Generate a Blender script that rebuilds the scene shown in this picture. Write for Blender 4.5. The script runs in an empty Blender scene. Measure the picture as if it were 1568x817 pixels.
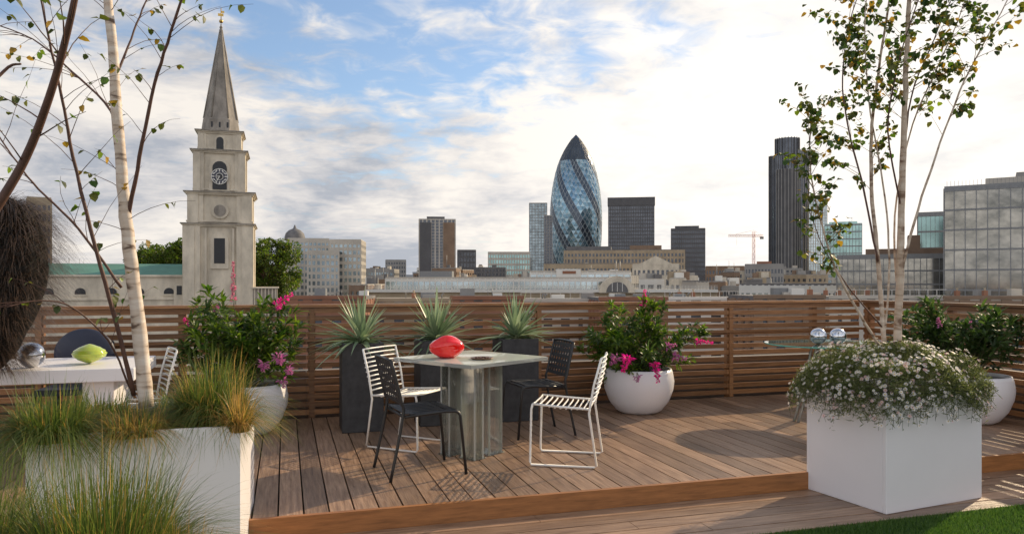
import bpy, math, random
from mathutils import Vector, Matrix, Quaternion
random.seed(7)
R=random.random
def U(a,b): return a+(b-a)*random.random()
scn=bpy.context.scene
scn.view_settings.view_transform='Standard'
scn.view_settings.look='None'
scn.view_settings.exposure=0
F=1150.0; HC=1.35; YH=432.0
A=math.radians(16.8); CA=math.cos(A); SA=math.sin(A)
def P(x,y,Y): return Vector(((x-784)/F*Y, Y, HC-(y-YH)/F*Y))
def G(x,y,z=0.0):
    Y=(HC-z)*F/(y-YH); return Vector(((x-784)/F*Y,Y,z))
def UV(u,v,z=0.0): return Vector((u*CA-v*SA,u*SA+v*CA,z))
def onv(x,v,z=0.0):
    k=(x-784)/F; Y=v/(CA-SA*k); return Vector((k*Y,Y,z))

# ------------------------------------------------------------ materials
def newmat(name):
    m=bpy.data.materials.new(name); m.use_nodes=True
    nt=m.node_tree; b=nt.nodes['Principled BSDF']; return m,nt,b
def N(nt,t,**k):
    n=nt.nodes.new(t)
    for a,v in k.items(): setattr(n,a,v)
    return n
def mat(name,col,rough=.6,metal=0,var=.25,scale=3.0,bump=0.0,stretch=(1,1,1),island=0.0,col2=None,spec=None,bscale=None):
    m,nt,b=newmat(name)
    tc=N(nt,'ShaderNodeTexCoord'); mp=N(nt,'ShaderNodeMapping'); mp.inputs['Scale'].default_value=stretch
    nt.links.new(tc.outputs['Object'],mp.inputs[0])
    no=N(nt,'ShaderNodeTexNoise'); no.inputs['Scale'].default_value=scale; no.inputs['Detail'].default_value=5; no.inputs['Roughness'].default_value=.65
    nt.links.new(mp.outputs[0],no.inputs['Vector'])
    r=N(nt,'ShaderNodeValToRGB'); nt.links.new(no.outputs[0],r.inputs[0])
    c2=col2 if col2 else tuple(min(1,c*(1+var)) for c in col)
    c1=col if col2 else tuple(c*(1-var) for c in col)
    r.color_ramp.elements[0].position=.3; r.color_ramp.elements[1].position=.7
    r.color_ramp.elements[0].color=(*c1,1); r.color_ramp.elements[1].color=(*c2,1)
    out=r.outputs[0]
    if island>0:
        g=N(nt,'ShaderNodeNewGeometry'); mr=N(nt,'ShaderNodeMapRange'); mr.inputs[3].default_value=1-island; mr.inputs[4].default_value=1+island
        nt.links.new(g.outputs['Random Per Island'],mr.inputs[0])
        mx=N(nt,'ShaderNodeVectorMath',operation='SCALE'); nt.links.new(out,mx.inputs[0]); nt.links.new(mr.outputs[0],mx.inputs['Scale']); out=mx.outputs[0]
    nt.links.new(out,b.inputs['Base Color'])
    b.inputs['Roughness'].default_value=rough; b.inputs['Metallic'].default_value=metal
    if spec is not None: b.inputs['Specular IOR Level'].default_value=spec
    if bump>0:
        bp=N(nt,'ShaderNodeBump'); bp.inputs['Strength'].default_value=bump; bp.inputs['Distance'].default_value=.02
        src=no
        if bscale:
            src=N(nt,'ShaderNodeTexNoise'); src.inputs['Scale'].default_value=bscale; src.inputs['Detail'].default_value=4; nt.links.new(mp.outputs[0],src.inputs['Vector'])
        nt.links.new(src.outputs[0],bp.inputs['Height']); nt.links.new(bp.outputs[0],b.inputs['Normal'])
    return m
def leafmat(name,c1,c2,trans=.45,rough=.5):
    m,nt,b=newmat(name)
    g=N(nt,'ShaderNodeNewGeometry'); r=N(nt,'ShaderNodeValToRGB'); nt.links.new(g.outputs['Random Per Island'],r.inputs[0])
    r.color_ramp.elements[0].color=(*c1,1); r.color_ramp.elements[1].color=(*c2,1)
    tr=N(nt,'ShaderNodeBsdfTranslucent'); mx=N(nt,'ShaderNodeMixShader'); mx.inputs[0].default_value=trans
    hs=N(nt,'ShaderNodeHueSaturation'); hs.inputs['Value'].default_value=1.8; hs.inputs['Saturation'].default_value=1.1
    nt.links.new(r.outputs[0],hs.inputs['Color']); nt.links.new(hs.outputs[0],tr.inputs[0])
    nt.links.new(r.outputs[0],b.inputs['Base Color']); b.inputs['Roughness'].default_value=rough
    o=nt.nodes['Material Output']
    nt.links.new(b.outputs[0],mx.inputs[1]); nt.links.new(tr.outputs[0],mx.inputs[2]); nt.links.new(mx.outputs[0],o.inputs[0])
    return m
def thinglass(name,col=(.93,.98,.96),refl=1.0,base=.05,diff=None,dmix=0):
    m=bpy.data.materials.new(name); m.use_nodes=True; nt=m.node_tree; nt.nodes.clear()
    t=N(nt,'ShaderNodeBsdfTransparent'); t.inputs[0].default_value=(*col,1)
    g=N(nt,'ShaderNodeBsdfGlossy'); g.inputs['Roughness'].default_value=.04; g.inputs[0].default_value=(1,1,.98,1)
    f=N(nt,'ShaderNodeFresnel'); f.inputs[0].default_value=1.5
    a=N(nt,'ShaderNodeMath',operation='MULTIPLY_ADD'); a.inputs[1].default_value=refl; a.inputs[2].default_value=base; a.use_clamp=True
    nt.links.new(f.outputs[0],a.inputs[0]); mx=N(nt,'ShaderNodeMixShader'); nt.links.new(a.outputs[0],mx.inputs[0])
    src=t.outputs[0]
    if diff:
        d=N(nt,'ShaderNodeBsdfDiffuse'); d.inputs[0].default_value=(*diff,1); m2=N(nt,'ShaderNodeMixShader'); m2.inputs[0].default_value=dmix
        nt.links.new(t.outputs[0],m2.inputs[1]); nt.links.new(d.outputs[0],m2.inputs[2]); src=m2.outputs[0]
    nt.links.new(src,mx.inputs[1]); nt.links.new(g.outputs[0],mx.inputs[2])
    o=N(nt,'ShaderNodeOutputMaterial'); nt.links.new(mx.outputs[0],o.inputs[0]); return m

# ------------------------------------------------------------ mesh builder
class MB:
    def __init__(s): s.v=[];s.f=[];s.m=[];s.mats=[];s.sm=[]
    def mi(s,m):
        if m not in s.mats: s.mats.append(m)
        return s.mats.index(m)
    def add(s,vs,fs,m,smooth=False):
        o=len(s.v); k=s.mi(m); s.v.extend([tuple(v) for v in vs])
        for f in fs: s.f.append(tuple(i+o for i in f)); s.m.append(k); s.sm.append(smooth)
    def box(s,c,size,m,rz=0,M=None):
        hx,hy,hz=[d/2 for d in size]; vs=[]
        for x,y,z in ((-1,-1,-1),(1,-1,-1),(1,1,-1),(-1,1,-1),(-1,-1,1),(1,-1,1),(1,1,1),(-1,1,1)):
            p=Vector((x*hx,y*hy,z*hz))
            if rz: p=Matrix.Rotation(rz,3,'Z')@p
            if M is not None: p=M@p
            vs.append(p+Vector(c))
        s.add(vs,[(0,3,2,1),(4,5,6,7),(0,1,5,4),(1,2,6,5),(2,3,7,6),(3,0,4,7)],m)
    def b2(s,x0,x1,y0,y1,z0,z1,m): s.box(((x0+x1)/2,(y0+y1)/2,(z0+z1)/2),(abs(x1-x0),abs(y1-y0),abs(z1-z0)),m)
    def tube(s,pts,rad,m,n=8,cap=True):
        pts=[Vector(p) for p in pts]
        if not hasattr(rad,'__len__'): rad=[rad]*len(pts)
        vs=[];fs=[]; ref=None
        for i,p in enumerate(pts):
            t=(pts[min(i+1,len(pts)-1)]-pts[max(i-1,0)])
            if t.length<1e-9: t=Vector((0,0,1))
            t.normalize()
            if ref is None: ref=Vector((1,0,0)) if abs(t.x)<.8 else Vector((0,1,0))
            a=(ref-t*ref.dot(t))
            if a.length<1e-4: a=t.orthogonal()
            a.normalize(); ref=a; b=t.cross(a)
            for k in range(n):
                th=2*math.pi*k/n; vs.append(p+(a*math.cos(th)+b*math.sin(th))*rad[i])
        for i in range(len(pts)-1):
            for k in range(n):
                k2=(k+1)%n; fs.append((i*n+k,i*n+k2,(i+1)*n+k2,(i+1)*n+k))
        if cap: fs.append(tuple(range(n-1,-1,-1))); fs.append(tuple((len(pts)-1)*n+k for k in range(n)))
        s.add(vs,fs,m,True)
    def lathe(s,prof,c,m,n=32,smooth=True,ph=0):
        vs=[];fs=[];c=Vector(c)
        for r,z in prof:
            for k in range(n):
                th=2*math.pi*(k+ph)/n; vs.append(c+Vector((r*math.cos(th),r*math.sin(th),z)))
        for i in range(len(prof)-1):
            for k in range(n):
                k2=(k+1)%n; fs.append((i*n+k,i*n+k2,(i+1)*n+k2,(i+1)*n+k))
        s.add(vs,fs,m,smooth)
    def sphere(s,c,r,m,n=24,sq=(1,1,1)):
        prof=[(max(1e-5,r*math.sin(math.pi*i/16)),-r*math.cos(math.pi*i/16)) for i in range(17)]
        o=len(s.v); s.lathe(prof,(0,0,0),m,n)
        for i in range(o,len(s.v)):
            v=s.v[i]; s.v[i]=(v[0]*sq[0]+c[0],v[1]*sq[1]+c[1],v[2]*sq[2]+c[2])
    def leaf(s,p,d,w,l,m,fold=.0):
        d=d.normalized(); q=Vector((U(-1,1),U(-1,1),U(-1,1))); sd=d.cross(q)
        if sd.length<1e-4: sd=d.orthogonal()
        sd.normalize(); nn=d.cross(sd)
        a=p+d*l*.45+sd*w*.5; b=p+d*l*.45-sd*w*.5; t=p+d*l-nn*l*.12
        s.add([p,a,t,b],[(0,1,2,3)],m)
    def leaf6(s,p,d,w,l,m):
        d=d.normalized(); sd=d.cross(Vector((U(-.5,.5),U(-.5,.5),1)))
        if sd.length<1e-4: sd=d.orthogonal()
        sd.normalize(); nn=sd.cross(d); 
        vs=[p,p+d*l*.3+sd*w*.45+nn*w*.12,p+d*l*.68+sd*w*.36-nn*l*.04,p+d*l-nn*l*.2,p+d*l*.68-sd*w*.36-nn*l*.04,p+d*l*.3-sd*w*.45+nn*w*.12,p+d*l*.3,p+d*l*.68-nn*l*.07]
        s.add(vs,[(0,1,6),(1,2,7,6),(2,3,7),(3,4,7),(4,5,6,7),(5,0,6)],m)
    def blade(s,p,h,L,up,droop,w,m,seg=5,side=None):
        h=Vector(h); vs=[];fs=[]
        sd=Vector((-h.y,h.x,0)); 
        if sd.length<1e-4: sd=Vector((1,0,0))
        sd.normalize()
        if side is not None: sd=side
        for i in range(seg+1):
            t=i/seg; q=p+h*(L*(t**1.3))+Vector((0,0,up*L*t-droop*L*t*t))
            ww=w*(1-t)**.6*.5 if i<seg else 0
            if i<seg: vs+= [q-sd*ww,q+sd*ww]
            else: vs.append(q)
        for i in range(seg-1): fs.append((2*i,2*i+1,2*i+3,2*i+2))
        fs.append((2*seg-2,2*seg-1,2*seg))
        s.add(vs,fs,m)
    def obj(s,name,loc=(0,0,0),rz=0,bevel=0):
        me=bpy.data.meshes.new(name); me.from_pydata(s.v,[],s.f)
        for m in s.mats: me.materials.append(m)
        me.polygons.foreach_set('material_index',s.m); me.polygons.foreach_set('use_smooth',s.sm); me.update()
        o=bpy.data.objects.new(name,me); o.location=loc; o.rotation_euler=(0,0,rz); scn.collection.objects.link(o)
        if bevel:
            bm=o.modifiers.new('bevel','BEVEL'); bm.width=bevel; bm.segments=2; bm.limit_method='ANGLE'
        return o

WHITE=mat('white_paint',(.80,.775,.785),.38,var=.025,scale=1.5)
WHITEM=mat('white_metal',(.84,.82,.78),.35,var=.03)
BLACKM=mat('black_metal',(.018,.018,.02),.35,var=.2)
BLACKF=mat('black_webbing',(.022,.022,.025),.6,var=.3,scale=20)
SOIL=mat('soil',(.03,.022,.015),.95,var=.5,scale=20)
CHROME,_n,_b=newmat('chrome'); _b.inputs['Metallic'].default_value=1; _b.inputs['Roughness'].default_value=.08; _b.inputs['Base Color'].default_value=(.62,.64,.68,1)
ACRYL=thinglass('clear_acrylic',(.985,.995,.99),.8,.02,(.8,.85,.82),.04)
AEDGE=thinglass('acrylic_edge',(.95,.98,.97),1.0,.10,(.85,.90,.87),.35)

# ------------------------------------------------------------ world
SAZ=math.radians(47); SEL=math.radians(26)
SD=Vector((math.sin(SAZ)*math.cos(SEL),math.cos(SAZ)*math.cos(SEL),math.sin(SEL)))
w=bpy.data.worlds.new("World"); scn.world=w; w.use_nodes=True; nt=w.node_tree; nt.nodes.clear()
L=nt.links.new
def MATH(op,a,b=None,c=None,clamp=False):
    n=N(nt,'ShaderNodeMath',operation=op); n.use_clamp=clamp
    for i,x in enumerate((a,b,c)):
        if x is None: continue
        if isinstance(x,(int,float)): n.inputs[i].default_value=x
        else: L(x,n.inputs[i])
    return n.outputs[0]
sky=N(nt,'ShaderNodeTexSky'); sky.sky_type='NISHITA'; sky.sun_disc=False; sky.sun_elevation=SEL; sky.sun_rotation=SAZ
sky.air_density=1.0; sky.dust_density=.6; sky.ozone_density=1.5
tc=N(nt,'ShaderNodeTexCoord'); sp=N(nt,'ShaderNodeSeparateXYZ'); L(tc.outputs['Generated'],sp.inputs[0])
X,Y_,Z=sp.outputs
zc=MATH('ADD',MATH('MAXIMUM',Z,0.0),.13)
cx=MATH('DIVIDE',X,zc); cy=MATH('DIVIDE',Y_,zc)
cb=N(nt,'ShaderNodeCombineXYZ'); L(cx,cb.inputs[0]); L(cy,cb.inputs[1])
def noise(vec,scale,det=7,rough=.6,dist=0.0):
    n=N(nt,'ShaderNodeTexNoise'); n.inputs['Scale'].default_value=scale; n.inputs['Detail'].default_value=det; n.inputs['Roughness'].default_value=rough; n.inputs['Distortion'].default_value=dist
    L(vec,n.inputs['Vector']); return n.outputs[0]
def gdir(d,pw):
    v=Vector(d).normalized(); dp=N(nt,'ShaderNodeVectorMath',operation='DOT_PRODUCT'); L(tc.outputs['Generated'],dp.inputs[0]); dp.inputs[1].default_value=v
    return MATH('POWER',MATH('MAXIMUM',dp.outputs['Value'],0.0),pw)
big=noise(cb.outputs[0],.95,5,.55,.3)
dap=noise(cb.outputs[0],6.5,4,.6,.5)
gap=gdir((-.17,1,.38),42)
glow=gdir((.46,1,.18),16)
lft=gdir((-.6,1,.22),24)
lowc=MATH('MULTIPLY',MATH('SUBTRACT',1.0,MATH('MULTIPLY',Z,3.6)),.34)
m0=MATH('ADD',big,MATH('MULTIPLY',MATH('SUBTRACT',dap,.5),.75))
m1=MATH('ADD',m0,MATH('MULTIPLY',gap,-.21))
m1=MATH('ADD',m1,MATH('MULTIPLY',glow,.30))
m1=MATH('ADD',m1,MATH('MULTIPLY',lft,.10))
m1=MATH('ADD',m1,MATH('MAXIMUM',lowc,0.0))
mask=N(nt,'ShaderNodeMapRange'); mask.interpolation_type='SMOOTHSTEP'; L(m1,mask.inputs[0]); mask.inputs[1].default_value=.30; mask.inputs[2].default_value=.66
mp=N(nt,'ShaderNodeMapping'); mp.inputs['Scale'].default_value=(1,1,2.6); L(tc.outputs['Generated'],mp.inputs[0])
bil=noise(mp.outputs[0],4.6,6,.58,.3)
bil=MATH('ADD',bil,MATH('MULTIPLY',MATH('SUBTRACT',dap,.5),.22))
sh=N(nt,'ShaderNodeValToRGB'); L(bil,sh.inputs[0])
e=sh.color_ramp.elements; e[0].position=.36; e[0].color=(.45,.48,.54,1); e[1].position=.60; e[1].color=(.96,.90,.83,1)
m=e.new(.47); m.color=(.71,.69,.69,1)
back_fill=MATH('MULTIPLY',MATH('MAXIMUM',MATH('MULTIPLY',Y_,-1.0),0.0),.85)  # clouds behind the camera brightened as added fill for camera-facing surfaces
br=MATH('ADD',MATH('ADD',1.0,MATH('MULTIPLY',glow,.42)),back_fill)
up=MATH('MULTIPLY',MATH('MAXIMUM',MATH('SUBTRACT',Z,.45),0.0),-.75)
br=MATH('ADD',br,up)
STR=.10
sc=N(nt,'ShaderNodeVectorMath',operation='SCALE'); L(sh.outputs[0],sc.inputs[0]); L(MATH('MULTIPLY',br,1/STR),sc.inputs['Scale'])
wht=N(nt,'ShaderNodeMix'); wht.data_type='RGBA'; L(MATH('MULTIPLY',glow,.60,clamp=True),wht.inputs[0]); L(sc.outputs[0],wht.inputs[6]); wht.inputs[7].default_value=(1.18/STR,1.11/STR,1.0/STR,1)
skm=N(nt,'ShaderNodeVectorMath',operation='MULTIPLY_ADD'); L(sky.outputs[0],skm.inputs[0]); skm.inputs[1].default_value=(1.15,1.2,1.25); skm.inputs[2].default_value=(.7,.95,1.35)
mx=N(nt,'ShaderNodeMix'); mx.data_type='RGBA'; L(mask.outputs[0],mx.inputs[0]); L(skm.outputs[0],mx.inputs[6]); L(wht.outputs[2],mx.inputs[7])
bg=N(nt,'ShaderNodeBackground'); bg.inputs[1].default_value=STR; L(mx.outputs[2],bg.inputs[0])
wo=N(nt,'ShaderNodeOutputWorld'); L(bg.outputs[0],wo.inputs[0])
sl=bpy.data.lights.new('sun','SUN'); sl.energy=5.0; sl.angle=math.radians(.5); sl.color=(1,.80,.53)
so=bpy.data.objects.new('sun',sl); so.rotation_euler=(-SD).to_track_quat('-Z','Y').to_euler(); so.location=(20,20,20); scn.collection.objects.link(so)

cd=bpy.data.cameras.new('camera'); cd.sensor_width=36; cd.lens=36*F/1568; cd.shift_y=(YH-408.5)/1568; cd.clip_end=20000; cd.clip_start=.05
co=bpy.data.objects.new('camera',cd); co.location=(0,0,HC); co.rotation_euler=(math.radians(90),0,0); scn.collection.objects.link(co); scn.camera=co

# ------------------------------------------------------------ ground & terrace
GZ=-18.0
b=MB(); b.add([(-9000,-3000,GZ),(9000,-3000,GZ),(9000,12000,GZ),(-9000,12000,GZ)],[(0,1,2,3)],mat('city_ground',(.09,.09,.088),.9,var=.3,scale=.02)); b.obj('ground')
b=MB(); CONC=mat('roof_concrete',(.16,.15,.14),.9,var=.2)
b.b2(-9,7.4,-4,8.6,GZ,-.30,mat('brick_base',(.25,.13,.09),.9,var=.2,scale=1)); b.b2(-9,7.4,8.05,8.35,-.3,.42,CONC); b.b2(7.1,7.4,-4,8.05,-.3,.42,CONC)  # low concrete walls added behind the fences so lower slat gaps show dark
b.obj('terrace_building',rz=A)
DECK=mat('deck_wood',(.145,.082,.050),.36,scale=5,stretch=(9,.6,1),island=.34,bump=.3,col2=(.38,.245,.16))
DECK2=mat('deck_wood_low',(.145,.082,.050),.38,scale=5,stretch=(.6,9,1),island=.30,bump=.3,col2=(.38,.245,.16))
FASC=mat('fascia_wood',(.32,.135,.045),.45,scale=5,stretch=(.8,9,9),var=.35)
b=MB(); u=-7.0; VS=4.51; pit=.145
while u<7.05:
    cuts=[VS+.035,VS+U(.9,2.6),7.75]
    if R()<.45: cuts=[VS+.035,7.75]
    for i in range(len(cuts)-1): b.b2(u+.005,u+pit-.005,cuts[i]+.002,cuts[i+1]-.002,-.028,U(-.0015,.0),DECK)
    u+=pit
b.b2(-7,7.05,VS,VS+.033,-.122,.001,FASC)
b.b2(-7,7.05,VS+.04,7.8,-.13,-.035,SOIL)  # dark slab under the boards, reusing the soil material
b.obj('wooden_deck',rz=A,bevel=0)
b=MB(); v=VS-.145
for k in range(5):
    uu=-7.0+U(-1,0)
    while uu<7:
        l=U(2,4); b.b2(uu+.002,uu+l-.002,v+.0045,v+.1405,-.15,-.12+U(-.0015,0),DECK2); uu+=l
    v-=.145
b.b2(-8,7.05,v+.14,VS,-.2,-.155,SOIL)  # dark slab under the lower boards, same reused material
b.obj('lower_deck',rz=A)
VL=v+.14
GR=mat('turf_base',(.025,.06,.012),.9,var=.4,scale=30)
TURF=leafmat('turf_blades',(.03,.085,.015),(.11,.19,.035),.3)
b=MB(); b.b2(-9,7.05,-3.5,VL-.005,-.2,-.125,GR)
for i in range(45000):
    u_=U(1.6,4.8); v_=VL-.01-abs(random.gauss(0,.45))
    p=Vector((u_,v_,-.125)); a=U(0,6.28); h=.024*U(.6,1.3); s_=Vector((math.cos(a),math.sin(a),0))*.0028; t=Vector((U(-.014,.014),U(-.014,.014),h))
    b.add([p-s_,p+s_,p+t],[(0,1,2)],TURF)
b.obj('artificial_lawn',rz=A)

FW=mat('fence_wood',(.15,.064,.024),.42,scale=4,stretch=(.7,.7,12),island=.40,bump=.15,col2=(.36,.175,.072))
def fence(name,length,loc,rz):
    b=MB(); z=.03; i=0
    while z<1.02:
        h=.05; x=0
        while x<length-.01:
            l=min(2.4,length-x); b.b2(x+.002,x+l-.002,-.012+U(-.001,.001),.012,z+U(-.001,.001),z+h,FW); x+=l
        z+=.078; i+=1
    b.b2(0,length,-.02,.03,z-.0,z+.055,FW); b.b2(0,length,-.055,.06,z+.058,z+.085,FW)
    b.b2(0,length,-.045,-.0135,.76,.79,FW)
    x=.02
    while x<length:
        b.b2(x,x+.07,.014,.08,-.1,z+.056,FW)
        b.b2(x+.01,x+.06,-.022,-.0135,.0,z+.05,FW) if int(x/1.2)%2==0 else None
        x+=1.2
    b.obj(name,loc,rz)
fence('slatted_fence',13.9,UV(-7,7.78),A)
fence('slatted_fence',10,UV(6.93,7.72),A-math.pi/2)

# ------------------------------------------------------------ planters
LEAF=leafmat('leaf_green',(.03,.08,.012),(.17,.24,.035),.45,.42)
LEAFD=leafmat('leaf_dark',(.02,.05,.012),(.08,.13,.03),.35)
LEAFO=leafmat('leaf_olive',(.025,.045,.009),(.12,.13,.025),.4)
LEAFY=leafmat('leaf_yellow',(.22,.15,.03),(.33,.21,.05),.5)
GRASS=leafmat('sedge',(.03,.065,.015),(.17,.21,.045),.4)
GOLD=leafmat('sedge_gold',(.28,.17,.05),(.48,.32,.11),.45)
PINK=leafmat('petal_magenta',(.50,.02,.20),(.78,.07,.38),.45)
ROSE=leafmat('petal_rose',(.40,.12,.20),(.62,.25,.34),.45)
MAUVE=leafmat('petal_mauve',(.36,.10,.26),(.55,.22,.40),.4)
DAISY=leafmat('petal_white',(.78,.75,.74),(.88,.84,.84),.35)
DPINK=leafmat('petal_pink',(.68,.45,.50),(.78,.55,.6),.35)
YEL=mat('flower_centre',(.6,.4,.04),.7)
STEM=mat('stem',(.06,.07,.025),.7)
def planter(name,F0,ang,w_,d_,z0,z1,mt=WHITE,wall=.03):
    b=MB(); 
    b.b2(0,w_,0,wall,z0,z1,mt); b.b2(0,w_,d_-wall,d_,z0,z1,mt); b.b2(0,wall,wall,d_-wall,z0,z1,mt); b.b2(w_-wall,w_,wall,d_-wall,z0,z1,mt)
    b.b2(wall,w_-wall,wall,d_-wall,z0+.01,z1-.03,SOIL)
    return b.obj(name,(F0[0],F0[1],0),ang,bevel=.004)
planter('white_planter_box',(2.372,4.76),math.radians(24),.92,.66,-.12,.63)
lc=Vector((-1.36,3.76,0)); e1=Vector((math.cos(math.radians(15)),math.sin(math.radians(15)),0)); e2=Vector((-e1.y,e1.x,0))
LP0=lc-e1*.95
planter('white_planter_box',LP0,math.radians(15),.95,.95,-.12,.63)
planter('white_planter_box',(-2.35,1.90),math.radians(10),1.4,.75,-.12,.30)
POTB=mat('black_stone_pot',(.035,.035,.038),.6,var=.4,scale=12,bump=.2)
def bowl(c,name='white_bowl_planter',k=1.0):
    b=MB(); pr=[(.001,.0),(.19,.0),(.24,.03),(.31,.12),(.355,.24),(.365,.33),(.35,.42),(.335,.455),(.32,.455),(.325,.42),(.33,.36),(.001,.38)]
    pr=[(r*k,z*k) for r,z in pr]
    b.lathe(pr[:10],(0,0,0),WHITE,48); b.lathe([(.33*k,.40*k),(.001,.42*k)],(0,0,0),SOIL,24)
    b.obj(name,c)
BC=P(978,0,7.85); BC.z=0; bowl(BC)
BLc=P(378,0,6.75); BLc.z=0; bowl(BLc,k=.98)
BRc=P(1487,0,7.3); BRc.z=0; bowl(BRc)

AG=leafmat('agave_leaf',(.13,.20,.11),(.36,.44,.27),.2,.42)
def agave(c,z):
    b=MB()
    for i in range(84):
        a=U(0,6.283); el=U(.0,1.25) if i>10 else U(1.2,1.5)
        Lh=U(.34,.58); d=Vector((math.cos(a)*math.cos(el),math.sin(a)*math.cos(el),math.sin(el))); sd=Vector((-math.sin(a),math.cos(a),0)); nn=d.cross(sd)
        w0=U(.016,.027); vs=[];fs=[]; S=6; dr=U(.1,.5)
        for j in range(S+1):
            t=j/S; q=Vector(c)+Vector((0,0,z))+d*(Lh*t)+Vector((0,0,-dr*Lh*t*t*math.cos(el)))
            ww=w0*(1-t**1.8)*(.8+.6*t*(1-t)*2)+.0004
            vs+=[q-sd*ww+nn*(ww*.5),q,q+sd*ww+nn*(ww*.5)]
        for j in range(S):
            o=3*j; fs+=[(o,o+1,o+4,o+3),(o+1,o+2,o+5,o+4)]
        b.add(vs,fs,AG,True)
    b.tube([Vector(c)+Vector((0,0,z-.06)),Vector(c)+Vector((0,0,z+.06))],.05,STEM)
    b.obj('agave_plant')
for x,v in ((553,7.05),(668,7.15),(789,7.15)):
    c=onv(x,v); s_=.37
    q=c-UV(s_/2,s_/2); planter('black_tall_planter',q,A,s_,s_,0,.80,POTB,.025)
    agave(c,.79)

def smooth(pts,n=5):
    out=[]
    for i in range(len(pts)-1):
        p0=pts[max(i-1,0)];p1=pts[i];p2=pts[i+1];p3=pts[min(i+2,len(pts)-1)]
        for k in range(n):
            t=k/n; out.append(.5*((2*p1)+(-p0+p2)*t+(2*p0-5*p1+4*p2-p3)*t*t+(-p0+3*p1-3*p2+p3)*t**3))
    out.append(pts[-1]); return out
def shrub(name,c,base,rad,nl,ls,mt,flowers=(),nclump=60,extra=()):
    b=MB(); c=Vector(c); base=Vector(base); cl=[]
    for i in range(nclump):
        while True:
            d=Vector((U(-1,1),U(-1,1),U(-1,1)))
            if .25<d.length<1: break
        d=d*(1/ max(d.length,.01))*U(.35,1.2)
        q=c+Vector((d.x*rad[0],d.y*rad[1],d.z*rad[2])); cl.append(q)
    for q in list(cl)+list(extra):
        q=Vector(q); ax=(q-base).normalized()
        mid=(base+q)/2+Vector((U(-.05,.05),U(-.05,.05),.05)); tip=q+(ax+Vector((U(-.3,.3),U(-.3,.3),.3)))*U(.04,.14)
        pts=smooth([base,mid,q,tip],4); b.tube(pts,[.005-.004*i/(len(pts)-1) for i in range(len(pts))],STEM,5,False)
        dk=R()<.3
        for j in range(nl):
            t=(.25+.75*R()**.6)*(len(pts)-1); i0=min(int(t),len(pts)-2); p=pts[i0].lerp(pts[i0+1],t-i0)
            d=ax*.5+Vector((U(-1,1),U(-1,1),U(-.7,.8)))
            b.leaf6(p+d*U(0,.03),d,ls*.32*U(.7,1.2),ls*U(.5,1.25),LEAFD if dk else mt)
    for kind,q,d,l,r in flowers:
        q=Vector(q); d=Vector(d).normalized(); b.tube([base,(base+q)/2+Vector((0,0,.04)),q,q+d*l],[.005,.004,.003,.001],STEM,5,False)
        for j in range(int(130*l/.15)):
            t=R(); a=U(0,6.28); rr=r*(1-.7*t)*(.7+.4*math.sin(t*22))
            off=d.orthogonal().normalized(); off=Quaternion(d,a)@off
            b.leaf(q+d*l*t+off*rr*.3,off+d*U(-.2,.5),.014,rr*U(.7,1.2)+.004,kind)
    b.obj(name)
def fl(kind,x,y,Y,d,l,r): return (kind,P(x,y,Y),d,l,r)
c=P(372,535,6.75); base=Vector((BLc.x,BLc.y,.40))
shrub('flowering_shrub',c,base,(.44,.36,.31),48,.10,LEAF,[fl(ROSE,357,462,6.7,(0,0,1),.36,.028),fl(PINK,423,468,6.6,(.8,0,.6),.18,.045),fl(PINK,290,492,6.7,(-.8,0,.2),.06,.04),
  fl(MAUVE,425,545,6.3,(.3,-.3,-.3),.10,.06),fl(MAUVE,440,562,6.3,(.3,-.3,-.3),.08,.05),fl(MAUVE,432,580,6.3,(.3,-.3,-.6),.08,.045),fl(MAUVE,330,478,6.7,(.2,0,.7),.07,.03),fl(MAUVE,405,555,6.25,(0,-.3,-.3),.08,.05)],66,
  extra=[P(x,y,6.7) for x,y in ((310,485),(330,470),(400,480),(435,500),(300,520),(440,540),(300,560),(430,580),(445,515))])
c=P(972,530,7.85); base=Vector((BC.x,BC.y,.42))
shrub('flowering_shrub',c,base,(.44,.40,.34),48,.095,LEAF,[fl(PINK,962,545,7.3,(-.3,-.3,-.7),.17,.06),fl(PINK,1003,555,7.3,(.1,-.3,-.9),.20,.05),fl(PINK,985,470,7.8,(.1,0,1),.18,.038),
  fl(MAUVE,945,545,7.35,(-.4,-.3,-.4),.12,.05),fl(PINK,1065,522,7.6,(1,0,-.1),.18,.032),fl(MAUVE,1030,545,7.5,(1,-.3,-.2),.14,.045),fl(MAUVE,1020,530,7.4,(1,-.3,.2),.10,.04),fl(MAUVE,975,575,7.4,(.1,-.3,-.9),.06,.04)],66,
  extra=[P(x,y,7.8) for x,y in ((1050,515),(1065,520),(1035,520),(930,500),(985,478),(1000,480),(925,550),(1010,560),(940,575),(975,575),(915,525),(1060,515))])
c=P(1478,520,7.4); base=Vector((BRc.x,BRc.y,.40))
shrub('leafy_shrub',c,base,(.52,.4,.28),42,.10,LEAFD,[fl(MAUVE,1482,505,7.2,(.2,0,.7),.09,.03),fl(MAUVE,1440,500,7.2,(-.2,0,.7),.09,.03)],70,
  extra=[P(x,y,7.3) for x,y in ((1400,525),(1410,495),(1430,485),(1530,560),(1540,545),(1500,490),(1420,540),(1390,510),(1385,530))])

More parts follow.
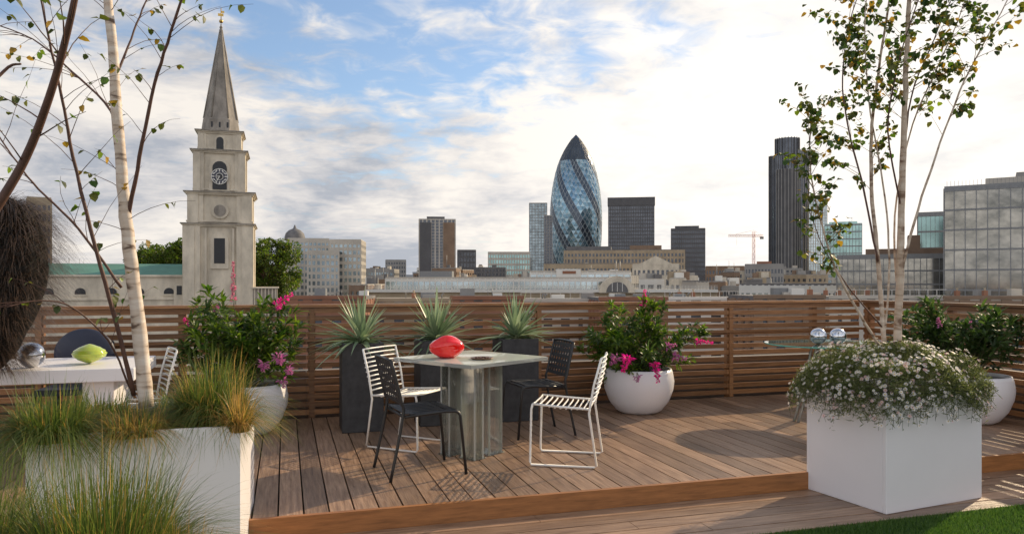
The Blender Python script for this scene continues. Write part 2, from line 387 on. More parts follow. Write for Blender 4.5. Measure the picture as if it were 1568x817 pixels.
pc=Vector((2.372,4.76,0)); f1=Vector((math.cos(math.radians(24)),math.sin(math.radians(24)),0)); f2=Vector((-f1.y,f1.x,0))
b=MB()
def mound():
    s_=U(-.17,1.15); t=U(-.19,1.22)
    dx=abs(s_-.49)*2/1.32; dy=abs(t-.51)*2/1.40
    e=(dx**3.5+dy**3.5)**(1/3.5)+.05*math.sin(s_*9+t*5)
    zt=.60+.235*max(0,1-min(1,max(e,0))**3.5)+.035*math.sin(s_*13+1)+.035*math.sin(t*11+s_*7)+.02*math.sin(s_*31+t*17)
    p=pc+f1*(.92*s_)+f2*(.66*t); return Vector((p.x,p.y,zt)),e
FB=leafmat('fleabane_leaf',(.04,.065,.018),(.20,.22,.08),.4)
for i in range(30000):
    p,e=mound()
    if e>1.0: continue
    if e>.85: p.z-=U(0,.10)*(e-.85)*7
    p=p+Vector((U(-.03,.03),U(-.03,.03),.03-abs(random.gauss(0,.05))))
    b.leaf(p,Vector((U(-1,1),U(-1,1),U(-.2,1))),.006,U(.02,.05),FB)
def daisy(p,nrm):
    a=nrm.orthogonal().normalized(); c_=nrm.cross(a); r=U(.008,.014); K=9; vs=[p]
    fs=[]; mt=DPINK if R()<.16 else DAISY
    for k in range(K):
        th=2*math.pi*k/K; th2=2*math.pi*(k+.62)/K
        o=len(vs); vs+=[p+(a*math.cos(th)+c_*math.sin(th))*r,p+(a*math.cos(th2)+c_*math.sin(th2))*r]; fs.append((0,o,o+1))
    b.add(vs,fs,mt)
    q=p+nrm*.0015; vs=[q+(a*math.cos(k*1.2566)+c_*math.sin(k*1.2566))*r*.3 for k in range(5)]; b.add(vs,[(0,1,2,3,4)],YEL)
for i in range(1500):
    p,e=mound()
    if e>1.03: continue
    if e>.85: p.z-=U(0,.13)*(e-.85)*7
    p0=p.copy(); p=p+Vector((0,0,U(.0,.06)))
    nrm=(p-(Vector(pc+f1*.46+f2*.33)+Vector((0,0,.35)))).normalized()+Vector((U(-.4,.4),U(-.6,.2),U(-.1,.4))); nrm.normalize(); p=p+nrm*U(.005,.03)
    daisy(p,nrm); b.tube([p,p0+Vector((0,0,-.03))],.0011,STEM,3,False)
for i in range(420):
    q=R()
    if q<.42: p=pc+f1*(.92*R())-f2*U(.01,.06)
    elif q<.8: p=pc+f2*(.66*R())-f1*U(.01,.07)
    else: p=pc+f1*(.92+U(.0,.05))+f2*(.66*R())
    p.z=U(.62,.70)
    o=(p-Vector(pc+f1*.46+f2*.33)); o.z=0; o.normalize()
    l=U(.04,.11)+(.16*R()**3); pts=[p+o*(.012*k+U(-.006,.006))+Vector((U(-.012,.012)*k,0,.012*k-l*k*k/14)) for k in range(5)]
    b.tube(pts,.0013,STEM,3,False)
    for k in range(13):
        t=R()*4; i0=min(3,int(t)); q=pts[i0].lerp(pts[i0+1],t-i0); b.leaf(q,Vector((U(-1,1),U(-1,1),U(-.6,.6))),.006,.03,FB)
    if R()<.6: daisy(pts[-1],(o+Vector((U(-.4,.4),-.4,U(0,.6)))).normalized())
b.obj('fleabane_flowers')

def sedge(b,c,n,Lr,rad,mt,gold=.12,wd=.0042,upr=(.65,1.25)):
    for i in range(n):
        a=U(0,6.283); rr=rad*math.sqrt(R()); p=Vector(c)+Vector((math.cos(a)*rr,math.sin(a)*rr,0))
        a2=a+U(-.7,.7); Lh=U(*Lr); sp_=U(.05,1.0); h=Vector((math.cos(a2),math.sin(a2),0))*sp_
        up=U(*upr)*(1.25-.35*sp_); dr=U(.15,.5)+.65*sp_
        b.blade(p,h,Lh,up,dr,wd*U(.7,1.2),GOLD if R()<gold else mt,6,side=Vector((-math.sin(a2+U(-.8,.8)),math.cos(a2+U(-.8,.8)),0)).normalized())
def lp(s_,t,z=.60):
    q=LP0+e1*(.95*s_)+e2*(.95*t); return Vector((q.x,q.y,z))
b=MB(); sedge(b,lp(.82,.35),4200,(.24,.46),.14,GRASS,.14,upr=(.6,1.15)); b.obj('sedge_grass')
b=MB(); sedge(b,lp(.99,.03,.6),500,(.16,.34),.05,GRASS,.7); b.obj('sedge_grass')
b=MB(); sedge(b,lp(.10,.08),3200,(.24,.46),.15,GRASS,.10,upr=(.45,.9)); b.obj('sedge_grass')
b=MB(); sedge(b,lp(.48,.08),1600,(.14,.30),.13,GRASS,.6,upr=(.5,.9)); b.obj('sedge_grass')
b=MB(); sedge(b,lp(.2,.55),1700,(.20,.34),.15,GRASS,.14,upr=(.45,.85)); b.obj('sedge_grass')
b=MB(); sedge(b,lp(.62,.75),1300,(.18,.32),.15,GRASS,.14,upr=(.45,.85)); b.obj('sedge_grass')
b=MB(); sedge(b,(-1.36,2.5,.30),6500,(.30,.58),.18,GRASS,.10,.0036); b.obj('sedge_grass')
b=MB(); sedge(b,(-1.80,2.5,.30),4200,(.30,.56),.18,GRASS,.12,.0036); b.obj('sedge_grass')
b=MB(); sedge(b,(-1.10,2.5,.30),1200,(.14,.30),.10,GRASS,.75,.0036); b.obj('sedge_grass')

# ------------------------------------------------------------ birches
def barkmat(name,dark,mid,lite,zs,p0=.34,p1=.46):
    m,nt2,bb=newmat(name)
    tcn=N(nt2,'ShaderNodeTexCoord'); mpn=N(nt2,'ShaderNodeMapping'); mpn.inputs['Scale'].default_value=(4,4,zs); nt2.links.new(tcn.outputs['Object'],mpn.inputs[0])
    nn_=N(nt2,'ShaderNodeTexNoise'); nn_.inputs['Scale'].default_value=1.6; nn_.inputs['Detail'].default_value=6; nn_.inputs['Distortion'].default_value=.6; nt2.links.new(mpn.outputs[0],nn_.inputs['Vector'])
    rr_=N(nt2,'ShaderNodeValToRGB'); nt2.links.new(nn_.outputs[0],rr_.inputs[0]); ee=rr_.color_ramp.elements
    ee[0].position=p0; ee[0].color=(*dark,1); ee[1].position=p1; ee[1].color=(*mid,1); q_=ee.new(.72); q_.color=(*lite,1)
    nt2.links.new(rr_.outputs[0],bb.inputs['Base Color']); bb.inputs['Roughness'].default_value=.65; return m
BARK=barkmat('birch_bark',(.12,.07,.045),(.56,.44,.34),(.74,.66,.58),17,.34,.44)
STEMT=barkmat('young_birch_bark',(.18,.10,.06),(.50,.38,.28),(.66,.56,.46),12,.34,.45)
TWIG=mat('twig_bark',(.10,.045,.03),.6,var=.3,scale=20)
def twigs(b,pts,n,t0,ll,nleaf,ls,mats,side=None,drop=.25,twr=.0028,clus=False):
    for i in range(n):
        t=U(t0,1)*(len(pts)-1); i0=min(int(t),len(pts)-2); p=pts[i0].lerp(pts[i0+1],t-i0); ax=(pts[i0+1]-pts[i0]).normalized()
        a=U(0,6.28); out=Vector((math.cos(a),math.sin(a)*.8,0))
        if side is not None: out=out+Vector(side)
        d=(out*.7+ax*U(.3,.9)+Vector((0,0,.15))).normalized(); Lh=U(*ll); tp=[p]
        for k in range(1,6):
            d=(d+Vector((U(-.15,.15),U(-.15,.15),-drop*.3*U(.2,1.4)))).normalized(); tp.append(tp[-1]+d*Lh/5)
        b.tube(tp,[twr,twr*.85,twr*.7,twr*.55,twr*.4,twr*.3],TWIG,4,False)
        for k in range(nleaf):
            tt=(U(.3,1)**.7)*5; i1=min(4,int(tt)); q=tp[i1].lerp(tp[i1+1],tt-i1)
            if clus: q=q+Vector((random.gauss(0,.018),random.gauss(0,.018),random.gauss(0,.018)))
            mt=random.choice(mats); dd=Vector((U(-1,1),U(-1,1),U(-1.2,.3)))
            l_=ls*U(.55,1.25); b.leaf6(q,dd,l_*.95,l_,mt)
def stem(b,px,Ys,r0,r1,mt,n=8):
    pts=[]
    for i,(x,y) in enumerate(px):
        Yv=Ys[0]+(Ys[1]-Ys[0])*i/(len(px)-1); pts.append(P(x,y,Yv))
    pts=smooth(pts); K=len(pts)-1
    for i in range(1,K): pts[i]=pts[i]+Vector((U(-1,1),U(-1,1),0))*.003
    b.tube(pts,[(r0+(r1-r0)*i/K)*U(.95,1.06) for i in range(K+1)],mt,n,True); return pts
lm=[LEAF,LEAFO,LEAFO,LEAFO,LEAFY]
b=MB(); BY=4.1
s1=stem(b,[(224,622),(214,510),(198,380),(186,260),(176,120),(166,0),(160,-90),(150,-200)],(BY,BY),.040,.015,BARK,14)
s2=stem(b,[(196,330),(214,240),(236,130),(262,50),(290,-40),(310,-140)],(BY,BY-.3),.012,.005,TWIG)
s3=stem(b,[(205,605),(180,500),(146,380),(112,240),(95,150),(75,60),(50,-60)],(BY,BY-.5),.013,.004,TWIG)
s4=stem(b,[(186,440),(120,350),(60,290),(20,240),(-40,150)],(BY,BY-.2),.008,.003,TWIG)
s5=stem(b,[(200,595),(165,520),(110,470),(60,460),(10,470)],(BY,BY-.5),.006,.002,TWIG)
s6=stem(b,[(184,240),(170,170),(110,110),(50,60),(-30,30)],(BY,BY+.4),.008,.003,TWIG)
s7=stem(b,[(176,120),(200,60),(225,0),(260,-80)],(BY,BY+.3),.007,.003,TWIG)
for s_,n_ in ((s2,14),(s3,18),(s4,13),(s5,10),(s6,14),(s7,9)): twigs(b,s_,n_,.15,(.15,.5),3,.042,lm,drop=.5,twr=.0022)
twigs(b,s1,15,.25,(.2,.6),3,.042,lm,drop=.5,twr=.0022)
b.obj('birch_tree')
b=MB(); BY=5.25
t1=stem(b,[(1374,530),(1378,420),(1381,300),(1384,200),(1388,100),(1392,0),(1396,-120),(1400,-240)],(BY,BY),.027,.009,STEMT,12)
t2=stem(b,[(1354,530),(1347,430),(1336,310),(1334,210),(1345,110),(1362,0),(1375,-110)],(BY,BY+.2),.017,.005,STEMT,10)
t3=stem(b,[(1346,528),(1310,470),(1275,400),(1250,310),(1240,240),(1245,170)],(BY,BY-.3),.010,.003,STEMT)
t4=stem(b,[(1378,430),(1400,340),(1432,240),(1470,140),(1510,60),(1560,-30)],(BY,BY-.2),.010,.003,STEMT)
t5=stem(b,[(1344,400),(1325,300),(1300,200),(1290,120),(1300,40),(1330,-60)],(BY,BY+.3),.008,.003,TWIG)
t6=stem(b,[(1384,250),(1395,150),(1430,60),(1470,-30)],(BY,BY+.2),.007,.003,TWIG)
t7=stem(b,[(1350,500),(1300,440),(1262,380),(1238,320)],(BY,BY-.1),.006,.002,TWIG)
t8=stem(b,[(1380,320),(1360,200),(1380,80),(1420,-40)],(BY,BY-.3),.007,.003,TWIG)
t9=stem(b,[(1376,470),(1370,330),(1398,190),(1455,60),(1500,-60)],(BY,BY+.3),.008,.003,STEMT)
t10=stem(b,[(1354,520),(1362,400),(1352,280),(1330,150),(1325,20),(1340,-80)],(BY,BY+.1),.008,.003,STEMT)
lr=[LEAFO,LEAFO,LEAFO,LEAFD,LEAFD,LEAF,LEAFY]
for s_,n_,t0,sx in ((t3,30,.4,.05),(t5,36,.25,-.1),(t7,12,.4,.1),(t2,28,.35,-.2),(t10,24,.45,-.2)): twigs(b,s_,n_,t0,(.10,.34),12,.044,lr,side=(sx,0,0),clus=True,twr=.0022)
for s_,n_,t0 in ((t4,26,.45),(t6,26,.35),(t8,24,.35),(t1,30,.38),(t9,24,.5)): twigs(b,s_,n_,t0,(.12,.42),12,.044,lr,clus=True,twr=.0022)
b.obj('birch_tree')
b=MB()
g1=[Vector((-1.95,2.2,-.12)),Vector((-1.92,2.2,.6)),Vector((-1.72,2.2,1.25)),P(-10,325,2.2),P(40,240,2.2),P(75,150,2.15),P(98,70,2.1),P(118,-20,2.05),P(140,-160,2.0)]
g1=smooth(g1); b.tube(g1,[.017-.010*i/(len(g1)-1) for i in range(len(g1))],TWIG,10)
g2=[g1[12],P(-60,200,2.2),P(5,110,2.3),P(32,98,2.3)]; g2=smooth(g2); b.tube(g2,[.008-.005*i/(len(g2)-1) for i in range(len(g2))],TWIG,8)
twigs(b,g1,9,.45,(.1,.3),3,.03,lm)
b.obj('young_tree')

# ------------------------------------------------------------ furniture
def rodchair(name,c,face):
    b=MB(); r=.0085
    for sy in (-.235,.235):
        pts=[(.215,sy,.455),(.225,sy,.42),(.235,sy,.03),(.225,sy,.009),(-.24,sy,.009),(-.255,sy,.02),(-.20,sy,.40),(-.235,sy,.60),(-.29,sy,.80)]
        b.tube(pts,r,WHITEM,8)
        b.tube([(.215,sy,.455),(0,sy,.44),(-.195,sy,.43)],r,WHITEM,8)
    for k in range(11):
        t=k/10; x=.215-.41*t; z=.455-.027*t-.012*math.sin(math.pi*t)
        b.tube([(x,-.235,z),(x,-.12,z-.006),(x,.12,z-.006),(x,.235,z)],.0065,WHITEM,6)
    for k in range(10):
        t=k/9; z=.47+.33*t; x=-.208-.082*t-(.012*math.sin(3.1*t))
        b.tube([(x,-.235,z),(x-.016,-.1,z),(x-.016,.1,z),(x,.235,z)],.0065,WHITEM,6)
    b.obj(name,(c[0],c[1],0),math.atan2(face[1],face[0]))
def strapchair(name,c,face):
    b=MB(); r=.0115
    for sy in (-.215,.215):
        o=1.05
        b.tube(smooth([Vector(p) for p in ((-.28,sy*o,.0),(-.19,sy,.43),(-.205,sy,.55),(-.27,sy*.97,.815))],4),r,BLACKM,8)
        b.tube([(-.18,sy,.43),(.12,sy,.45),(.19,sy*1.0,.446),(.213,sy*1.01,.435),(.226,sy*1.02,.41),(.265,sy*1.08,.0)],r,BLACKM,8)
    b.tube([(-.27,-.21,.815),(-.28,-.1,.822),(-.28,.1,.822),(-.27,.21,.815)],r,BLACKM,8)
    b.tube([(.20,-.215,.442),(.20,.215,.442)],r,BLACKM,8); b.tube([(-.18,-.215,.43),(-.18,.215,.43)],r,BLACKM,8)
    for k in range(9):
        x=-.165+.04*k; z=.452-.012*math.sin(math.pi*k/8)
        b.box((x,0,z),(.034,.44,.006),BLACKF)
    for k in range(7): b.box((-.005,-.18+.06*k,.4475),(.33,.03,.004),BLACKF)
    M=Matrix.Rotation(math.radians(-14),3,'Y')
    for k in range(6):
        z=.53+.052*k; x=-.205-(z-.55)*.245
        b.box((x-.004,0,z),(.005,.42,.030),BLACKF,M=M)
    for k in range(7):
        b.box((-.237,-.165+.055*k,.665),(.004,.030,.31),BLACKF,M=M)
    b.obj(name,(c[0],c[1],0),math.atan2(face[1],face[0]))
rodchair('white_rod_chair',(.41,5.72),(-.97,.2))
rodchair('white_rod_chair',(-.86,6.25),(.90,-.42))
strapchair('black_strap_chair',(-.66,5.40),(.88,.40))
strapchair('black_strap_chair',(.22,6.75),(-.93,-.35))
rodchair('white_rod_chair',(-3.05,6.05),(-.8,-.5))
strapchair('black_strap_chair',(-3.75,6.45),(.15,-1))
b=MB(); tc_=Vector((-.32,5.93,0))
TT=thinglass('glass_mosaic_top',(.93,.97,.94),.7,.03,(.80,.84,.76),.60)
b.box((0,0,.7465),(.86,.86,.0245),AEDGE)
b.box((0,0,.7605),(.845,.845,.003),TT)
for i in range(9):
    for j in range(9):
        if R()<.55: b.box((-.37+i*.0925,-.37+j*.0925,.7335),(.085,.085,.001),TT)
for a in range(4):
    rz=a*math.pi/2; M=Matrix.Rotation(rz,3,'Z')
    for off in (.06,.15):
        c_=M@Vector((off,.115,.365)); b.box(c_,(.016,.14,.728),ACRYL,rz=rz)
        for yy in (.046,.184):
            c_=M@Vector((off,yy,.365)); b.box(c_,(.0175,.004,.7285),AEDGE,rz=rz)
    c_=M@Vector((.105,.115,.006)); b.box(c_,(.13,.17,.010),ACRYL,rz=rz)
b.obj('acrylic_table',tc_,math.radians(48))
RED,n_,rb=newmat('red_glass'); rb.inputs['Base Color'].default_value=(.80,.006,.004,1); rb.inputs['Roughness'].default_value=.06; rb.inputs['Coat Weight'].default_value=.8; rb.inputs['Subsurface Weight'].default_value=.25; rb.inputs['Subsurface Radius'].default_value=(.1,.01,.005)
b=MB(); K=26
vs=[];fs=[]
for i in range(K+1):
    t=i/K; x=-.135+.27*t; rr=.088*math.sin(math.pi*(t*.94+.03))**.62
    for k in range(24):
        th=2*math.pi*k/24; r2=rr*(1+.10*math.cos(6*th+4*t)+.03*math.sin(9*t+th*2)); vs.append((x,r2*math.cos(th),r2*math.sin(th)+.082))
for i in range(K):
    for k in range(24): fs.append((i*24+k,i*24+(k+1)%24,(i+1)*24+(k+1)%24,(i+1)*24+k))
fs.append(tuple(range(23,-1,-1))); fs.append(tuple(K*24+k for k in range(24)))
b.add(vs,fs,RED,True)
q=P(684,0,5.85); b.obj('red_glass_ornament',(q.x,q.y,.762),.25)
b=MB(); b.lathe([(.001,.0),(.07,.0),(.09,.012),(.085,.014),(.06,.006),(.001,.005)],(0,0,.763),mat('bronze_dish',(.16,.09,.05),.4,.5),24); 
for k in range(14): a=U(0,6.28); b.sphere((math.cos(a)*U(.02,.06),math.sin(a)*.04,.772),.009,TWIG,8)
q=P(738,0,5.75); b.obj('small_dish',(q.x,q.y,0))
b=MB(); q=P(1262,0,7.4)
TG=thinglass('green_glass',(.80,.94,.88),1.0,.08,(.35,.6,.5),.14); TGE=mat('green_glass_edge',(.12,.42,.33),.2,var=.2)
b.lathe([(.001,.740),(.56,.740)],(0,0,0),TG,64); b.lathe([(.56,.752),(.001,.752)],(0,0,0),TG,64); b.lathe([(.56,.740),(.566,.746),(.56,.752)],(0,0,0),TGE,64)
for a in (200,320,80):
    ar=math.radians(a); M=Matrix.Rotation(ar,3,'Z')
    pts=[M@Vector((.12,0,.735)),M@Vector((.20,0,.4)),M@Vector((.34,0,.0))]
    for off in (-.03,.03): b.tube([p+M@Vector((0,off,0)) for p in pts],.014,AEDGE,8)
b.lathe([(.001,.715),(.16,.715),(.16,.7375),(.001,.7375)],(0,0,0),CHROME,32)
b.obj('round_glass_table',(q.x,q.y,0))
for x in (1253,1283):
    b=MB(); q=P(x,0,7.25); b.sphere((0,0,0),.078,CHROME,32); b.obj('silver_ball',(q.x,q.y,.753+.078))
b=MB(); cr=G(205,563,.75)
b.b2(-2.6,0,0,.95,.66,.75,WHITE); 
for x in (-2.5,-.35): b.b2(x,x+.2,.12,.83,0,.658,WHITE)
b.obj('white_table',(cr.x,cr.y,0),A,bevel=.005)
b=MB(); q=P(48,0,5.3); b.sphere((0,0,0),.088,CHROME,32); b.obj('silver_ball',(q.x,q.y,.838))
LIM,_a,lb=newmat('lime_glass'); lb.inputs['Base Color'].default_value=(.42,.52,.06,1); lb.inputs['Roughness'].default_value=.1; lb.inputs['Coat Weight'].default_value=.5; lb.inputs['Subsurface Weight'].default_value=.3
b=MB(); pr=[]
for i in range(25):
    t=i/24; pr.append((max(.001,.115*math.sin(math.pi*t)**.8*(1+.03*math.sin(t*40))),.145*t))
b.lathe(pr,(0,0,0),LIM,28); q=P(137,0,5.55); b.obj('green_glass_ornament',(q.x,q.y,.752))
b=MB(); NAVY=mat('navy_pad',(.02,.025,.05),.5)
b.sphere((0,0,0),.25,NAVY,24,sq=(1,.3,.9)); b.v=[(x,y,z+.72) for x,y,z in b.v]
b.b2(-.23,.23,-.45,-.02,.42,.47,NAVY)
for sx in (-.2,.2):
    for sy in (-.42,-.02): b.tube([(sx,sy,.42),(sx*1.15,sy*1.08,0)],.012,BLACKM,8)
q=P(130,0,6.6); b.obj('padded_lounge_chair',(q.x,q.y,0),.2)
b=MB(); HAIR=leafmat('dark_fibre',(.008,.006,.005),(.13,.085,.06),.12,.35)
CORE=mat('fibre_core',(.010,.008,.006),.8)
Y0=5.0
ax=[P(-15,566,Y0),P(0,500,Y0),P(18,420,Y0),P(18,350,Y0),P(-5,308,Y0)]
ax=smooth(ax,6); rad=[.04,.07,.09,.12,.14,.15,.16,.18,.19,.20,.20,.21,.21,.21,.20,.20,.19,.18,.17,.16,.14,.12,.10,.08,.05]
b.tube(ax,rad[:len(ax)],CORE,16)
for i in range(8000):
    t=R()*(len(ax)-1); i0=min(int(t),len(ax)-2); p=ax[i0].lerp(ax[i0+1],t-i0); r=rad[min(i0,len(rad)-1)]
    a=U(0,6.283); o=Vector((math.cos(a),math.sin(a),0)); p=p+o*r*U(.8,1.05)
    d=(o*1.0+Vector((U(-.5,.5),U(-.5,.5),.6))).normalized(); l=U(.14,.42); sd=Vector((-o.y,o.x,0))*.0022; vs=[]
    for k in range(6):
        vs+=[p-sd*(1-k/6),p+sd*(1-k/6)]; p=p+d*l/6; d=(d+Vector((0,0,-.42))).normalized()
    b.add(vs,[(2*k,2*k+1,2*k+3,2*k+2) for k in range(5)],HAIR)
b.obj('shaggy_fibre_sculpture')

# ------------------------------------------------------------ city
STONE=mat('portland_stone',(.60,.53,.42),.8,var=.28,scale=.4,bump=.2,stretch=(1,1,.5))
STONE2=mat('aged_stone',(.27,.24,.205),.85,var=.5,scale=.6,stretch=(1,1,.4),bump=.2)
DARK=mat('dark_opening',(.012,.014,.018),.4,var=.1)
COPPER=mat('copper_roof',(.10,.24,.19),.7,var=.2,scale=.4)
def bglass(name,col,rough=.12,metal=.75,sc=.12,var=.35): return mat(name,col,rough,metal,var=var,scale=sc)
GL1=mat('office_glass',(.20,.25,.28),.12,.7,var=.45,scale=.25)
GLW=mat('warm_glass',(.12,.125,.12),.10,.7,scale=.35,stretch=(1,1,1.6),col2=(.36,.35,.32))  # noise tones paint warm reflections and interior variation into the glass colour
GL2=bglass('dark_glass',(.09,.10,.12),.2,.5); GL3=bglass('green_glass_facade',(.22,.34,.34)); GL4=bglass('pale_glass',(.38,.46,.50))  # dark_glass colour lightened to paint distance haze into it
CW=mat('pale_concrete',(.48,.44,.38),.85,var=.15,scale=.1); CG=mat('grey_concrete',(.28,.27,.255),.85,var=.15,scale=.1); CD=mat('dark_cladding',(.088,.086,.09),.6,var=.2,scale=.1)  # dark_cladding made paler, with distance haze put into its base colour
BR=mat('brown_brick',(.23,.155,.105),.9,var=.2,scale=.2); RB=mat('red_brick',(.27,.125,.075),.9,var=.2,scale=.2); WP=mat('white_render',(.68,.66,.61),.7,var=.08,scale=.2); STEEL=mat('steel_frame',(.22,.225,.23),.5,.4,var=.1); SAND=mat('sand_stone',(.38,.30,.205),.85,var=.2,scale=.15)
SLATE=mat('slate_roof',(.15,.145,.145),.8,var=.25,scale=.5)
def bl(b,c,W,Dp,z0,z1,floors,bays,wall,glass,slab=.35,pier=.3,rz=0,pr=.25,dbays=None,roof=None):
    H=z1-z0; c=Vector((c[0],c[1],0)); Rm=Matrix.Rotation(rz,3,'Z')
    def bx(x,y,z,sx,sy,sz,m): 
        q=Rm@Vector((x,y,0)); b.box((c.x+q.x,c.y+q.y,z),(sx,sy,sz),m,rz=rz)
    bx(0,0,(z0+z1)/2,W-2*pr,Dp-2*pr,H-.02,glass)
    fh=H/floors
    for i in range(floors+1):
        z=z1-i*fh
        if z-slab*fh/2<z0-1: break
        hh=slab*fh if i else slab*fh*1.3
        bx(0,0,z-hh/2+.01,W-.1,Dp-.1,hh,wall)
    bw=W/bays
    for i in range(bays+1):
        x=-W/2+i*bw; x=max(-W/2+pier*bw/2,min(W/2-pier*bw/2,x))
        for s in (-1,1): bx(x,s*(Dp/2-pr/2),(z0+z1)/2,pier*bw,pr,H+.3,wall)
    db=dbays or max(2,int(Dp/bw)); dw=Dp/db
    for i in range(1,db):
        y=-Dp/2+i*dw
        for s in (-1,1): bx(s*(W/2-pr/2),y,(z0+z1)/2,pr,pier*dw,H+.3,wall)
    bx(0,0,z1+.25,W-1.2*pr,Dp-1.2*pr,.5,roof or wall)
def building(name,x0,x1,yt,D,dep,floors,bays,wall,glass,slab=.35,pier=.3,rot=0,pr=None,yb=None,roof=None):
    W=(x1-x0)*D/F; cxp=(x0+x1)/2; cX=(cxp-784)/F*(D); view=math.atan2(cX,D)
    z1=HC+(YH-yt)*D/F
    if rot is None: rot=-view; W*=math.cos(view)
    z0=GZ if yb is None else HC+(YH-yb)*D/F
    b=MB(); bl(b,(0,0),W,dep,z0,z1,floors,bays,wall,glass,slab,pier,0,pr or max(.25,D*.0006),roof=roof)
    loc=Vector((cX,D,0))+Vector((-math.sin(rot),math.cos(rot),0))*dep/2
    return b,loc,rot,z1
def put(t,name,f=None):
    b,loc,rot,z1=t
    if f: f(b,z1)
    return b.obj(name,loc,rot)

put(building('',641,698,336,500,24,30,9,CW,GL2,.12,.30,None),'tower_block',lambda b,z:(b.b2(-7,5,-6,6,z,z+2.5,CD),b.b2(-11.5,-4,-12.6,-12.3,-10,z-2,CD),b.b2(4,11.5,-12.6,-12.3,-10,z-2,BR)))
put(building('',810,838,311,800,20,34,6,CG,GL1,.15,.18,None),'office_tower')
put(building('',833,846,330,790,16,30,3,CG,GL2,.15,.2,None),'office_tower')
put(building('',931,1002,303,820,40,28,20,CD,GL2,.25,.30,None,roof=CG),'office_tower',lambda b,z:b.b2(-25.6,25.6,-20.3,20.3,z-8,z+.8,CD))
put(building('',1027,1080,350,700,30,16,16,CD,GL2,.35,.35,None),'office_tower',lambda b,z:b.b2(-12,10,-10,10,z,z+3,CD))
put(building('',862,1048,383,600,40,9,34,SAND,GL2,.4,.45,None,roof=SLATE),'office_building',lambda b,z:(b.b2(-46,-10,-15,15,z,z+3.5,SLATE),b.b2(5,30,-15,15,z,z+4,BR)))
def ped(b,z):
    b.add([(-10,-8,z),(10,-8,z),(0,-8,z+5),(-10,8,z),(10,8,z),(0,8,z+5)],[(0,1,2),(3,5,4),(0,2,5,3),(1,4,5,2)],STONE)
put(building('',968,1040,405,420,16,5,10,STONE,GL2,.4,.45,None),'pedimented_building',ped)
put(building('',832,970,404,460,30,6,24,SAND,GL2,.4,.4,None,roof=SLATE),'office_building')
def t42(b,z):
    s=1000/F
    def cy(x0,x1,yt,m,dy=0,rib=CD):
        r=(x1-x0)/2*s; x=((x0+x1)/2-1208)*s; zt=HC+(YH-yt)*s
        b.lathe([(r,GZ),(r,zt),(r*.96,zt+.1),(.01,zt+.2)],(x,dy,0),m,12,False)
        for k in range(24):
            th=k/24*6.283; b.box((x+math.cos(th)*r,dy+math.sin(th)*r,(GZ+zt)/2),(.9,.9,zt-GZ+1.5),rib,rz=th)
    cy(1190,1226,212,GL2,6); cy(1178,1204,240,GL2); cy(1212,1239,232,GL2,2,CG); cy(1184,1222,262,CD,-6,CG)
b=MB(); t42(b,0); q=P(1208,0,1000); b.obj('skyscraper',(q.x,q.y,0))
put(building('',1238,1267,299,960,20,36,8,CW,GL4,.12,.35,None),'office_tower')
put(building('',1262,1320,343,520,25,12,12,STEEL,GL3,.15,.15,None,roof=GL3),'glass_office_building',lambda b,z:(b.b2(-9,9,-9,9,z,z+2,GL3)))
def ofc(b,z):
    b.b2(-1,9,-8,10,z+.5,z+1.9,CW); b.b2(3,9,-6,8,z+1.9,z+2.8,CG); b.b2(5,6,-5,-4,z+2.8,z+4,CD)
    for k in range(26): b.tube([(-6+k*.5,-12.6,z+.5),(-6+k*.5,-12.6,z+1.3)],.02,STEEL,4,False)
put(building('',1442,1600,286,112,26,11,9,STEEL,GLW,.09,.09,None,pr=.2),'glass_office_building',ofc)
put(building('',1404,1446,328,150,12,10,6,STEEL,GL3,.1,.08,None,pr=.2),'glass_office_building')
put(building('',1278,1446,393,135,14,10,18,STEEL,GLW,.12,.12,None,pr=.2),'glass_office_building',lambda b,z:(b.b2(-4,9,-3,3,z,z+1.6,BR),b.b2(3,5,-3,3,z+1.6,z+4,BR)))
put(building('',1130,1282,437,160,20,6,16,WP,GL1,.4,.4,None,roof=SLATE),'white_building')
put(building('',440,505,366,330,24,14,10,CW,GL1,.45,.35,None),'apartment_block',lambda b,z:(b.lathe([(4.5,0),(4.5,1.5),(4,3.2),(2.6,4.6),(.8,5.4),(.2,7)],(-6,0,z),SLATE,20)))
put(building('',505,553,368,300,20,13,7,CW,GL1,.45,.35,.1),'apartment_block')
put(building('',470,520,385,290,20,12,7,CW,GL1,.4,.4,None),'apartment_block')
put(building('',555,596,412,420,20,8,10,CG,GL1,.4,.4,None),'apartment_block')
put(building('',590,622,398,700,20,10,8,CG,GL2,.4,.4,None),'office_building')
put(building('',700,729,383,600,20,10,6,CD,GL2,.3,.3,None),'office_building')
put(building('',747,812,386,700,30,9,16,CW,GL3,.35,.3,None),'glass_office_building')
put(building('',40,80,305,160,14,16,5,SAND,GL2,.4,.4,None),'apartment_block')
put(building('',1080,1140,408,500,20,6,12,BR,GL2,.4,.4,None),'brick_building')
put(building('',1140,1200,405,420,20,6,12,CG,GL2,.4,.4,None),'office_building',lambda b,z:(b.b2(-4,4,-4,4,z,z+2,RB)))

